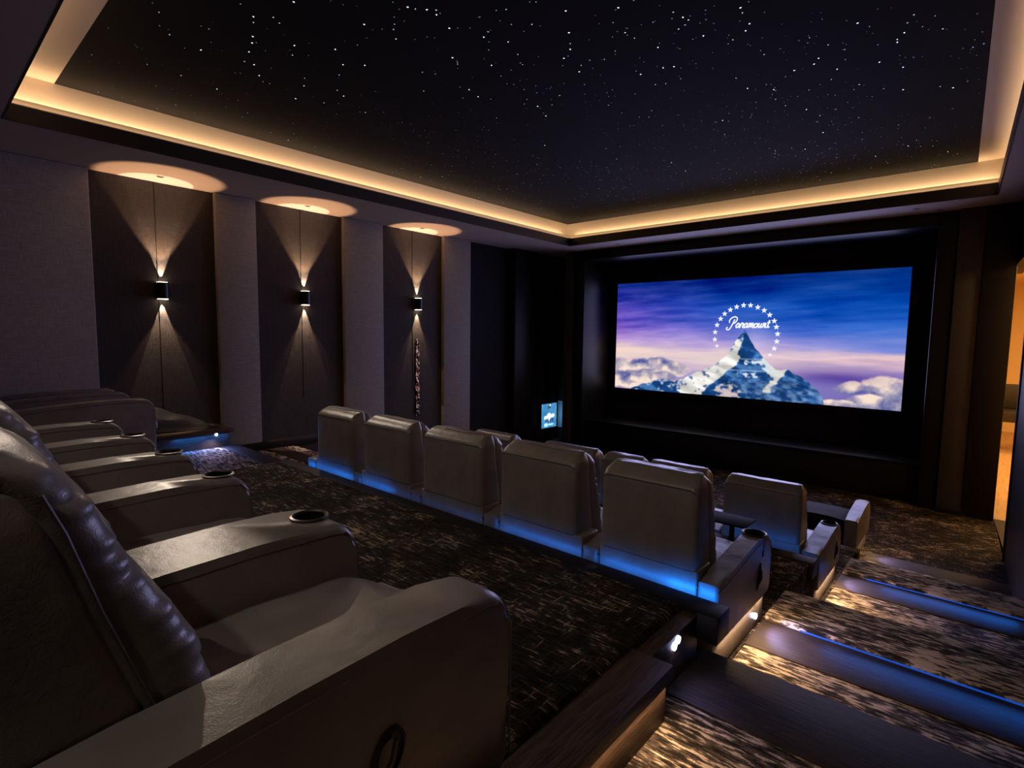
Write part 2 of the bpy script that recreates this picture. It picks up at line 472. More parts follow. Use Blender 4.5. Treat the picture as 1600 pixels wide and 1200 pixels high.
# ------------------------------------------------------------------ stars in the ceiling panel
rnd = random.Random(7)
def star_mesh(r, mat, elong=1.0):
    bm = B(); n = 6
    top = [bm.verts.new((r * elong * math.cos(2 * PI * k / n), r * math.sin(2 * PI * k / n), 0)) for k in range(n)]
    low = [bm.verts.new((r * .6 * elong * math.cos(2 * PI * k / n), r * .6 * math.sin(2 * PI * k / n), -r * .6)) for k in range(n)]
    bm.faces.new(low[::-1])
    for k in range(n): bm.faces.new((top[k], top[(k + 1) % n], low[(k + 1) % n], low[k]))
    return finish('star_light', bm, mat, local=True)
def cam_hit(px, py, zc):
    d = _f + _r * ((px - 800) / 845.82) - _u * ((py - 600) / 845.82)
    k = zc / d.z
    return d.x * k, d.y * k
SEEN = ((265, 54), (314, 78), (396, 26), (396, 35), (395, 57), (394, 67), (427, 27), (459, 3), (389, 81), (382, 96), (397, 101), (405, 118),
        (283, 118), (339, 139), (460, 71), (457, 86), (524, 77), (536, 101), (530, 117), (569, 38), (570, 102), (476, 122), (475, 134), (462, 154),
        (527, 141), (537, 150), (637, 11), (649, 14), (667, 15), (682, 23), (615, 46), (702, 44), (756, 58), (831, 38), (884, 17), (889, 51), (891, 68),
        (891, 77), (881, 91), (908, 102), (905, 112), (966, 12), (809, 85), (768, 102), (707, 90), (715, 100), (733, 140), (747, 151), (776, 184),
        (840, 166), (853, 181), (1052, 19), (1067, 27), (1099, 56), (1145, 62), (1028, 74), (1157, 12), (1160, 20), (1171, 37), (1165, 48), (1194, 85),
        (1053, 104), (1036, 106), (1150, 122), (1168, 138), (1209, 140), (1212, 155), (1272, 100), (1279, 91), (1294, 70), (1241, 110), (1308, 108),
        (1299, 124), (1340, 36), (1374, 97), (1428, 23), (1413, 51), (1402, 66), (1473, 45), (1411, 105), (1411, 140), (1469, 135), (1489, 137),
        (1260, 171), (1277, 190), (1286, 207), (1129, 188), (1432, 219), (1419, 228), (1258, 233), (1211, 235), (1049, 254), (1071, 267), (1387, 255),
        (1368, 244), (1481, 237), (662, 142), (851, 227), (1001, 116), (1024, 132))
m_big = star_mesh(.0044, 'star_white', 1.5); m_mid = star_mesh(.004, 'star_mid', 1.3)
for i, (px, py) in enumerate(SEEN[:100]):
    x, y = cam_hit(px, py, ZT - .001)
    o = link('star_light', m_big if i % 3 else m_mid, panel)
    og = ORI[panel.name]
    o.location = Vector(((x - og[0]) * U, (y - og[1]) * U, -.001)); o.rotation_euler = (0, 0, rnd.uniform(0, PI))
def star_field(n, mat, r0, r1, name):
    bm = B()
    for _ in range(n):
        y = rnd.uniform(SY0 + .05, TY1 - .05); x = rnd.uniform(TX0 + .05, lipx(y) + DB - .03)
        if rnd.random() > .30 + y / 7.5: continue
        if noise.noise(Vector((x * 1.1, y * 1.1, 3))) < rnd.uniform(-.75, .15): continue
        r = rnd.uniform(r0, r1); a = rnd.uniform(0, PI); e = rnd.uniform(1, 1.7)
        vs = []
        for k in range(5):
            u, v = r * e * math.cos(2 * PI * k / 5), r * math.sin(2 * PI * k / 5)
            vs.append(bm.verts.new((x + u * math.cos(a) - v * math.sin(a), y + u * math.sin(a) + v * math.cos(a), ZT - .0015)))
        bm.faces.new(vs)
    return bm
b = star_field(3000, None, .0020, .0042, '')
o = obj('star_lights', b, 'star_mid', panel, smooth=False); o['kind'] = 'stuff'
o.data.materials.append(MAT['star_dim']); o.data.materials.append(MAT['star_blue']); o.data.materials.append(MAT['star_white'])
for p in o.data.polygons:
    p.material_index = rnd.choices((0, 1, 2, 3), (4, 9, 1, .7))[0]

# ------------------------------------------------------------------ cinema seats
def profile_arm(style):
    if style == 'deep':
        top = [(0.02, .395), (.12, .415), (.30, .435), (.50, .447), (.70, .454), (.84, .452)]
        cx, cz, r, fx = .905, .362, .09, .995
    else:
        top = [(0.0, .395), (.10, .402), (.22, .418), (.36, .436), (.48, .447), (.55, .448)]
        cx, cz, r, fx = .58, .338, .11, .69
    arc = [(cx + r * math.sin(a), cz + r * math.cos(a)) for a in [math.radians(10 + 80 * k / 7) for k in range(8)]]
    return top, arc, fx

def arm_mesh(w, style, zb, cup):
    """Padded arm: side profile swept across its width, long edges rounded, optional cup hole."""
    top, arc, fx = profile_arm(style)
    pts = top + arc + [(fx, zb + .02), (fx - .015, zb), (top[0][0], zb)]
    bm = B(); A, Z = prism(bm, pts, 'x', -w / 2, w / 2)
    n = len(top) + len(arc)
    es = []
    for L in (A, Z):
        for i in range(len(L)):
            a, c = L[i], L[(i + 1) % len(L)]
            e = bm.edges.get((a, c))
            if e and not (a.co.z <= zb + .001 and c.co.z <= zb + .001): es.append(e)
    bmesh.ops.bevel(bm, geom=es, offset=min(.028, w * .22), segments=4, affect='EDGES', profile=.5, clamp_overlap=True)
    if cup:
        cy = cup
        zt = interp([(p[0], p[1]) for p in top], cy, 1)
        me = finish('armrest', bm, 'leather', local=True)
        o = bpy.data.objects.new('tmp_a', me); COL.objects.link(o)
        cb = B(); lathe_pts = [(.045, -.10), (.045, .05)]
        R = lathe(cb, lathe_pts, (0, cy, zt)); cb.faces.new(R[0][::-1]); cb.faces.new(R[1])
        co = bpy.data.objects.new('tmp_c', finish('c', cb, 'cup_black', local=True)); COL.objects.link(co)
        md = o.modifiers.new('b', 'BOOLEAN'); md.object = co; md.operation = 'DIFFERENCE'; md.solver = 'EXACT'
        dg = bpy.context.evaluated_depsgraph_get()
        me2 = bpy.data.meshes.new_from_object(o.evaluated_get(dg)); me2.name = 'armrest'
        bpy.data.objects.remove(o); bpy.data.objects.remove(co)
        me2.materials.clear(); me2.materials.append(MAT['leather'])
        me2.polygons.foreach_set('use_smooth', [True] * len(me2.polygons)); me2.set_sharp_from_angle(angle=math.radians(35))
        return me2
    return finish('armrest', bm, 'leather', local=True)

def arm_piping_mesh(w, style, zb, s):
    top, arc, fx = profile_arm(style)
    bm = B()
    pts = top + arc + [(fx, .30), (fx, zb + .03)]
    if True:
        x = s * (w / 2 - .0008)
        path = []
        for y, z in pts:
            path.append((x, y - (.004 if y > fx - .03 else 0), z - (.027 if y < fx - .05 else .017 if z > .3 else 0)))
        tube(bm, path, .0026, 5)
    return finish('piping', bm, 'piping', local=True)

def cup_mesh(style, cy):
    top, _, _ = profile_arm(style)
    zt = interp([(p[0], p[1]) for p in top], cy, 1)
    bm = B()
    lathe(bm, [(.047, -.006), (.055, .001), (.0545, .006), (.048, .008), (.0435, .004), (.042, -.07)], (0, cy, zt))
    m1 = finish('cup_holder', bm, 'ring_metal', local=True)
    bm = B(); R = lathe(bm, [(.0415, .0), (.0405, -.075), (.001, -.076)], (0, cy, zt)); bm.faces.new(R[-1])
    m2 = finish('cup_well', bm, 'cup_black', local=True)
    return m1, m2

def back_tables(style):
    if style == 'deep':   # (height, rear y, seam y, front y)
        shell = [(.06, .0, .30), (.30, .0, .36), (.42, .0, .345), (.60, .005, .285), (.725, .02, .250), (.783, .035, .228), (.81, .055, .205), (.826, .085, .17)]
        front = [(.28, .44), (.36, .448), (.42, .432), (.50, .405), (.57, .368), (.66, .325), (.745, .290), (.80, .252), (.838, .212), (.856, .180), (.866, .140)]
        return shell, front
    shell = [(.425, .0, .17), (.55, .0, .15), (.68, .001, .13), (.735, .002, .125), (.752, .004, .124), (.768, .016, .123), (.784, .036, .122), (.796, .058, .121), (.803, .080, .120)]
    front = [(.28, .30), (.36, .29), (.45, .265), (.55, .235), (.65, .215), (.73, .198), (.77, .178), (.795, .150), (.804, .125)]
    return shell, front

def backrest_mesh(ws, style):
    shell, _ = back_tables(style)
    hx = ws / 2 - .004
    secs = []
    top = shell[-1]
    for z, y0, y1 in shell:
        ins = (0.0 if z < top[0] - .05 else .006 if z < top[0] - .02 else .016 if z < top[0] - .001 else .04) if style == 'deep' else max(0, (z - .74) / .063) ** 2 * .022
        secs.append(rrect(-hx + ins, hx - ins, y0, y1, z, .03))
    return finish('backrest', loft(B(), secs), 'leather', local=True, angle=50)

def back_cushion_mesh(ws, style):
    shell, front = back_tables(style)
    hx = ws / 2 - .007
    st = [(a[0], a[2]) for a in shell]
    secs = []
    zs = [front[0][0] + (front[-1][0] - front[0][0]) * k / 84 for k in range(85)]
    zt = front[-1][0]
    rear_top = .02 if style != 'deep' else .03
    for z in zs:
        yf = interp(front, z, 1)
        ys = interp(st, z, 1) - .012
        t = max(0.0, (z - (zt - .085)) / .085)
        if z > shell[-1][0] - .02:
            ys = min(ys, interp(st, shell[-1][0] - .02, 1) - .012 - 0.0)
            k = min(1, (z - shell[-1][0] + .02) / .04)
            ys -= k * (.09 if style == 'deep' else .0) * (1 - t * .3)
        ins = .035 * t ** 3 + .002
        bulge = .010 * math.sin(PI * min(1, (z - .42) / .22)) if .42 < z < .64 else 0
        ys -= .035
        sec = []
        for (x, y, zz) in rrect(-hx + ins, hx - ins, ys, yf + bulge, z, .045, n=6, sides=8):
            edge = max(0, 1 - (hx - abs(x)) / .13)
            fr = max(0, min(1, (y - ys) / max(1e-4, yf - ys)))
            wr = .0080 * edge * fr * (math.sin(z * 118 + 1.5 * noise.noise(Vector((x * 5, z * 6, 2))) * 3) * .55 + math.sin(z * 203 + x * 31) * .35)
            top_wr = .004 * t * math.sin(x * 120 + 3 * math.sin(z * 20))
            puff = .012 * (1 - (x / hx) ** 2) * fr
            sec.append((x, y + wr + puff + top_wr, zz + .004 * noise.noise(Vector((x * 14, y * 14, z * 14)))))
        secs.append(sec)
    return finish('back_cushion', loft(B(), secs), 'leather', local=True, angle=70)

def back_piping_mesh(ws, style, s=1):
    shell, _ = back_tables(style)
    bm = B()
    if style == 'deep':
        if True:
            x = s * (ws / 2 - .0065)
            tube(bm, [(x, y1 + .004, z) for z, y0, y1 in shell[1:-2]], .003, 5)
    else:
        hx = ws / 2 - .026
        tube(bm, [(-hx - .010, .003, .742), (-hx + .010, .002, .752), (hx - .010, .002, .752), (hx + .010, .003, .742)], .003, 5)
    return finish('piping', bm, 'piping', local=True)

def seat_mesh(ws, D):
    bm = B(); hx = ws / 2 - .004
    secs = []
    for k in range(15):
        t = k / 14
        y = .27 + (D - .27) * t
        zt = .305 + .012 * math.sin(PI * t) - (.055 * ((t - .8) / .2) ** 2 if t > .8 else 0)
        zb = .17
        sec = []
        for (x, q, _z) in rrect(-hx, hx, zb, zt, 0, .045, n=5, sides=8):
            cr = .014 * (1 - (x / hx) ** 2) if q > .23 else 0
            wv = .004 * noise.noise(Vector((x * 9, y * 9, 1.7))) if q > .23 else 0
            sec.append((x, y, q + cr + wv))
        secs.append(sec)
    secs.append([(x * .97, y + .012, .17 + (z - .17) * .88 + .01) for x, y, z in secs[-1]])
    return finish('seat_cushion', loft(bm, secs), 'leather', local=True, angle=60)

_cache = {}
def cached(key, fn, *a):
    if key not in _cache: _cache[key] = fn(*a)
    return _cache[key]

def add_arm(t, x, w, style, zb, cup, handle=None):
    w = round(w, 3)
    a = link('armrest', cached(('arm', w, style, zb, cup), arm_mesh, w, style, zb, cup), t, Vector((x * U, 0, 0)))
    for s in (-1, 1):
        link('piping', cached(('pip', w, style, zb, s), arm_piping_mesh, w, style, zb, s), a)
    if cup:
        m1, m2 = cached(('cup', style, cup), cup_mesh, style, cup)
        c = link('cup_holder', m1, a); c['label'] = 'metal cup holder ring'
        c2 = link('cup_well', m2, a)
    if handle:
        hy, hz, kind = handle
        bm = B()
        xo = w / 2
        n = 28
        if kind == 'oval':
            ring = [(.035 * math.cos(2 * PI * k / n), .05 * math.sin(2 * PI * k / n)) for k in range(n)]
        else:
            ring = [(.014 * math.cos(2 * PI * k / n), .062 * math.sin(2 * PI * k / n)) for k in range(n)]
        ca, sa = math.cos(-.35), math.sin(-.35)
        def pt(s, dx): return [(xo + dx, hy + (u * ca - v * sa) * s, hz + (u * sa + v * ca) * s) for u, v in ring]
        loft(bm, [pt(1.0, -.004), pt(1.0, .004), pt(.86, .005), pt(.80, .001), pt(.3, -.001)])
        h = link('recline_handle', finish('recline_handle', bm, 'black_metal', local=True), a); h['label'] = 'black recessed recline control'
        bm = B(); tube(bm, [(xo + .008, hy - .012, hz - .028), (xo + .014, hy, hz), (xo + .008, hy + .012, hz + .028)], .005, 6)
        link('lever', finish('lever', bm, 'ring_metal', local=True), a)
    return a

def recliner(xl, xr, yrear, zf, style, D, label, group, left=None, right=None, cup=None, back=None, handle=None, zb=.0, right_zb=None, rcup='same', dy=0.0):
    """Seat between xl and xr; left / right = (x0, x1) of the arms this chair carries; back = (x0, x1) of its backrest."""
    cx = (xl + xr) / 2; ws = round(xr - xl, 3)
    t = thing('recliner_seat', (cx, yrear, zf), label, 'armchair', group)
    s = link('seat_cushion', cached(('seat', ws, D), seat_mesh, ws - .004, D + .03), t)
    hx = ws / 2 - .003
    bm = bx(-hx, hx, .02, D - .08, .015, .168, bev=.01)
    link('base', finish('base', bm, 'leather', local=True), t)
    bm = bx(-hx, hx, D - .075, D - .01, .03, .165, bev=.015, seg=3)
    link('footrest', finish('footrest', bm, 'leather', local=True), t)
    if back is not False:
        if back: back = (max(back[0], xl + .002), min(back[1], xr - .002))
        bw = round((back[1] - back[0]) if back else ws, 3); bc = ((back[0] + back[1]) / 2 - cx) if back else 0
        if style != 'deep':
            bm = bx(-hx, hx, .008, .15, .02, .424, bev=.008, seg=3)
            link('rear_skirt', finish('rear_skirt', bm, 'leather', local=True), t)
        q = link('backrest', cached(('back', bw, style), backrest_mesh, bw, style), t, Vector((bc * U, dy * U, 0)))
        for s in ((-1, 1) if style == 'deep' else (1,)):
            link('piping', cached(('bpip', bw, style, s), back_piping_mesh, bw, style, s), q)
        link('back_cushion', cached(('bcush', bw, style), back_cushion_mesh, bw, style), t, Vector((bc * U, dy * U, .25 * dy * U)))
    for side, nm in ((left, 'l'), (right, 'r')):
        if side:
            a0, a1 = side
            z_b = (right_zb if (nm == 'r' and right_zb) else .02)
            add_arm(t, (a0 + a1) / 2 - cx, a1 - a0 - .004, style, z_b, cup if (nm == 'l' or rcup == 'same') else rcup, handle if nm == 'r' else None)
            if nm == 'r' and right_zb:
                bm = bx(a0 - cx + .004, a1 - cx - .022, .02, (.66 if style != 'deep' else .95), .004, right_zb - .006, bev=.004)
                pl = link('plinth', finish('plinth', bm, 'leather', local=True), t)
                bm = bx(a1 - cx - .021, a1 - cx - .014, .06, .62, right_zb - .014, right_zb - .005)
                link('light_strip', finish('light_strip', bm, 'warm_led', local=True), t)
    return t

# back row: five seats beside the camera
G3 = 'recliners of the back row'
arms3 = [(-4.02, -3.87), (-3.385, -3.235), (-2.815, -2.665), (-2.25, -2.10), (-1.60, -1.37), (-.91, -.76)]
lab3 = ['far end recliner of the back row, next to the carpeted side aisle',
        'second recliner from the side aisle in the back row',
        'middle recliner of the back row facing the screen',
        'back row recliner with cup holder arm, next but one to the stairs',
        'large grey leather recliner in front, beside the stairs, wrinkled backrest']
for i in range(5):
    a, c = arms3[i], arms3[i + 1]
    recliner(a[1], c[0], -.12, Z3, 'deep', 1.0, lab3[i], G3, left=a, right=c if i == 4 else None,
             cup=.90, rcup=None, dy=.03 if i < 4 else 0.0, handle=(.66, .245, 'oval') if i == 4 else None)

# second row
G2 = 'recliners of the second row'
b2 = [(-3.77, -3.275), (-3.15, -2.65), (-2.53, -2.015), (-1.90, -1.40), (-1.29, -.82)]
arms2 = [(-3.92, -3.80), (-3.275, -3.19), (-2.645, -2.545), (-2.015, -1.895), (-1.365, -1.275), (-.815, -.725)]
lab2 = ['second row recliner at the far side aisle, its skirt glowing blue',
        'second row recliner, second from the far aisle, blue light on its skirt',
        'second row recliner in the middle of the five, dim skirt',
        'second row recliner next but one to the stairs, blue-lit skirt',
        'second row recliner at the stairs, bright blue corner glow and side control plate']
for i in range(5):
    a, c = arms2[i], arms2[i + 1]
    recliner(a[1], c[0], 2.05, Z2, 'upright', .78, lab2[i], G2, left=a, right=c if i == 4 else None, cup=None if i < 4 else .55,
             back=b2[i], handle=(.50, .27, 'slot') if i == 4 else None, right_zb=.15 if i == 4 else None)

# first raised row
G1 = 'recliners of the third row'
b1 = [(-3.96, -3.40), (-3.06, -2.455), (-2.40, -2.02), (-1.99, -1.495), (-1.372, -.855)]
arms1 = [(-4.09, -3.965), (-3.39, -3.07), None, None, (-1.49, -1.377), (-.85, -.735)]
lab1 = ['third row recliner at the sconce wall end, only its top showing',
        'third row recliner with blue-edged side, seen past the fourth second-row seat',
        'narrow low seat back of the third row, peeking above the end second-row seat',
        'third row recliner half hidden behind the end seat of the second row',
        'third row recliner at the stairs with a dark slot in its arm']
s1 = [(-3.96, -3.395), (-3.065, -2.43), (-2.425, -2.005), (-2.0, -1.493), (-1.375, -.853)]
for i in range(5):
    recliner(s1[i][0], s1[i][1], 3.85, Z1, 'upright', .78, lab1[i], G1, left=arms1[i], right=arms1[5] if i == 4 else None,
             cup=.55 if i in (4,) else None, back=b1[i], handle=(.52, .27, 'slot') if i == 4 else None, right_zb=.15 if i == 4 else None)

# front lounger on the floor level, without a back
low = recliner(-1.42, -.875, 5.45, Z0, 'upright', .70, 'low dark backless seat with one arm on the front floor, by the bottom stairs', None,
         right=(-.87, -.765), back=False, right_zb=.15)
for o in low.children:
    if o.name.split('.')[0] in ('seat_cushion', 'base', 'footrest'):
        o.data = o.data.copy(); o.data.materials[0] = MAT['blanket_cloth']

# two seats on the side platform
recliner(-5.73, -5.17, .36, Z3, 'deep', 1.0, 'low boxy leather seat with tall arm on the side platform, beside the aisle', 'seats on the side platform', back=False, left=(-5.85, -5.73), right=(-5.17, -5.05))
recliner(-6.15, -5.85, .36, Z3, 'deep', 1.0, 'low boxy leather seat on the side platform, against the panelled wall', 'seats on the side platform', back=False, left=(-6.27, -6.15))

# swivel tray of dark glass by the end seat of the second row
t = thing('tray_table', (-1.0, 2.86, Z2), 'small dark glass tray table in front of the end second-row seat', 'tray table')
obj('tray_top', bx(-1.16, -.90, 2.88, 3.06, Z2 + .36, Z2 + .37, bev=.004), 'smoked_glass', t)
b = tube(B(), [(-1.0, 2.98, Z2 + .006), (-1.0, 2.98, Z2 + .36)], .014, 10); obj('pole', b, 'black_metal', t)
obj('foot', bx(-1.08, -.92, 2.90, 3.06, Z2, Z2 + .012, bev=.004), 'black_metal', t)

# ------------------------------------------------------------------ wall lights, downlights, step lights
sc_lab = ['black up-and-down wall light by the side platform', 'black up-and-down wall light in the middle dark panel', 'black up-and-down wall light above the imitated reflection streak']
for i, (y, zc) in enumerate(((1.786, .395), (3.295, .41), (5.02, .425))):
    t = thing('wall_light', (LW, y, zc - .085), sc_lab[i], 'wall light', 'up-and-down wall lights')
    pts = [(LW, y - .05)] + [(LW + .055 + .045 * math.sin(a), y - .05 * math.cos(a)) for a in [PI * k / 10 for k in range(11)]] + [(LW, y + .05)]
    b = B(); prism(b, pts, 'z', zc - .08, zc + .08); obj('housing', b, 'black_metal', t)
    for s in (-1, 1):
        b = B(); pp = [(LW + .012 + (p[0] - LW - .012) * .86, y + (p[1] - y) * .86) for p in pts[1:-1]] + [(LW + .012, y + .042), (LW + .012, y - .042)]
        z0 = zc + s * .081
        prism(b, pp, 'z', min(z0, z0 + s * .004), max(z0, z0 + s * .004)); o = obj('lens', b, 'lamp_lens', t); o['label'] = 'glowing lens'
    for s in (-1, 1):
        k = 1.0 if s > 0 else .8
        spot('wall_light_beam', (LW + .020, y, zc + s * .092), (-.02, 0, s), 37, .10, 90 * k, (1, .72, .50), .006)
        spot('wall_light_wash', (LW + .10, y, zc + s * .095), (.06, 0, s), 61, .25, 75 if s > 0 else 12, (1, .57, .30), .01)
for i, (x, y) in enumerate(((-6.04, 1.746), (-6.05, 3.24), (-6.04, 4.92), (-.73, 7.6), (-.54, 7.82), (-4.55, 7.64))):
    t = thing('recessed_downlight', (x, y, ZS), ('unlit ceiling downlight above the first wall light, by the side platform', 'unlit ceiling downlight above the middle wall light',
              'unlit ceiling downlight above the wall light over the imitated reflection streak', 'small downlight over the corner of the screen by the doorway',
              'small downlight between screen frame and doorway', 'small downlight over the far corner of the screen')[i], 'downlight', 'ceiling downlights')
    b = B(); R = lathe(b, [(.036, 0), (.036, -.004), (.028, -.004), (.026, .0)], (x, y, ZS), 24); obj('ring', b, 'soffit_paint', t)
    b = B(); R = lathe(b, [(.027, -.001), (.001, -.0015)], (x, y, ZS), 24); b.faces.new(R[-1]); obj('glass', b, 'black_metal', t)

def puck(p, nrm, label, two=False):
    t = thing('step_light', p, label, 'step light', 'small LED step lights')
    n = Vector(nrm)
    s = Vector((0, 1, 0)); w = n.cross(s)
    for k in ((-1, 1) if two else (0,)):
        c = Vector(p) + s * (k * .014) + w * (k * .006)
        b = B()
        rings = []
        for r, h in ((.013, -.004), (.013, .004), (.009, .005), (.0005, .006)):
            rings.append([c + n * h + (s * math.cos(2 * PI * q / 16) + w * math.sin(2 * PI * q / 16)) * r for q in range(16)])
        loft(b, rings); obj('lens', b, 'puck_lens', t)
puck((PX + .003, 1.69, -1.035), (1, 0, 0), 'twin white step light on the side of the top platform', True)
puck((-.745, 2.60, Z2 + .055), (1, 0, 0), 'white step light at the foot of the second row end seat')
puck((-5.828, 2.085, -1.045), (1, 0, 0), 'blue-white step light under the wooden side landing')

# ------------------------------------------------------------------ accent light strips that belong to the platforms
# blue under the platform edges, onto the skirts of the row in front
SPR = math.radians(125)
for x0, x1, p in ((-3.95, -3.3, 0.405), (-3.2, -2.85, 0.189), (-2.85, -2.0, 0.047), (-1.9, -1.35, 0.203), (-1.28, -.95, 0.216), (-.95, -.72, 0.405)):
    area_ax('edge_strip', ((x0 + x1) / 2, 1.998, Z3 - .022), (0, 1, .25), (1, 0, 0), x1 - x0, .02, p, BLUE, SPR)
for x0, x1, p in ((-3.9, -3.0, .1), (-2.9, -1.5, .08), (-1.37, -.75, .17)):
    area_ax('edge_strip', ((x0 + x1) / 2, 3.72, Z2 - .03), (0, 1, .3), (1, 0, 0), x1 - x0, .02, p, BLUE, SPR)
# blue line let into the treads
for y, z, x1, p in ((2.695, Z2, .40, .30), (4.655, Z1, .30, .35)):
    o = struct('trim_5%d' % (1 if y < 3 else 2), bx(PX + .16, x1, y - .003, y + .003, z + .007, z + .012), 'blue_led')
    area_ax('tread_strip', ((PX + x1) / 2 + .1, y - .012, z + .05), (0, -1, -.35), (1, 0, 0), x1 - PX - .3, .02, p * 1.3, BLUE, math.radians(100))
spot('step_glow', (-.69, 2.60, Z2 + .09), (.8, 0, -.6), 130, .8, 5.5, VIOLET, .01)
spot('step_glow', (-.69, 4.50, Z1 + .09), (.8, 0, -.6), 130, .8, 4.5, VIOLET, .01)
spot('step_glow', (-.69, 5.74, Z0 + .10), (.95, 0, -.25), 100, .8, 13.0, VIOLET, .01)
spot('step_glow', (-.70, 1.69, -1.03), (.8, 0, -.6), 130, .8, .8, VIOLET, .01)
# warm strips under the end arms and along the stringer box, onto the stair carpet
for y0, z, p in ((2.08, Z2, 5.0), (3.88, Z1, 4.0), (5.48, Z0, 1.1)):
    area_ax('arm_strip', (PX - .002, y0 + .33, z + .142), (.75, 0, -1), (0, 1, 0), .56, .014, p, AMBER)
area_ax('box_strip', (-.667, .7, Z3 - .056), (.5, 0, -1), (0, 1, 0), 1.6, .012, 4.0, AMBER, math.radians(125))
# cool white and blue under the side landing
area_ax('landing_strip', (-5.805, 1.95, Z3 - .036), (.35, 0, -1), (0, 1, 0), .5, .012, 2.2, BLUE)
spot('step_glow', (-5.79, 2.06, -1.05), (.5, -.2, -.85), 150, .8, 5.0, (.55, .55, 1), .01)

# ------------------------------------------------------------------ screen
scr = thing('projection_screen', (-3.03, 8.80, -.95), 'large wide cinema screen showing a snowy peak under a blue and purple sky', 'screen')
SXA, SXB, SZA, SZB, SYY = -5.21, -.845, -.95, .95, 8.80
b = bx(SXA - .10, SXB + .10, SYY, SYY + .03, SZB, SZB + .10, bev=.006); box(b, SXA - .10, SXB + .10, SYY, SYY + .03, SZA - .10, SZA, bev=.006)
box(b, SXA - .10, SXA, SYY, SYY + .03, SZA, SZB, bev=.006); box(b, SXB, SXB + .10, SYY, SYY + .03, SZA, SZB, bev=.006)
obj('frame', b, 'black_fabric', scr)

def s2l(c):
    c = np.asarray(c, float) / 255.0
    return np.where(c <= .04045, c / 12.92, ((c + .055) / 1.055) ** 2.4)

def fbm(u, v, seed, octs=5, sx=1.0, sy=1.0):
    """Value noise on arrays."""
    r = np.random.RandomState(seed); out = np.zeros_like(u); amp = 1.0; tot = 0; f = 1.0
    for _ in range(octs):
        g = r.rand(257, 257)
        x = u * sx * f; y = v * sy * f
        xi = np.floor(x).astype(int); yi = np.floor(y).astype(int); fx = x - xi; fy = y - yi
        fx = fx * fx * (3 - 2 * fx); fy = fy * fy * (3 - 2 * fy)
        a = g[yi % 256, xi % 256]; b_ = g[yi % 256, (xi + 1) % 256]; c = g[(yi + 1) % 256, xi % 256]; d = g[(yi + 1) % 256, (xi + 1) % 256]
        out += amp * ((a * (1 - fx) + b_ * fx) * (1 - fy) + (c * (1 - fx) + d * fx) * fy)
        tot += amp; amp *= .5; f *= 2.03
    return out / tot

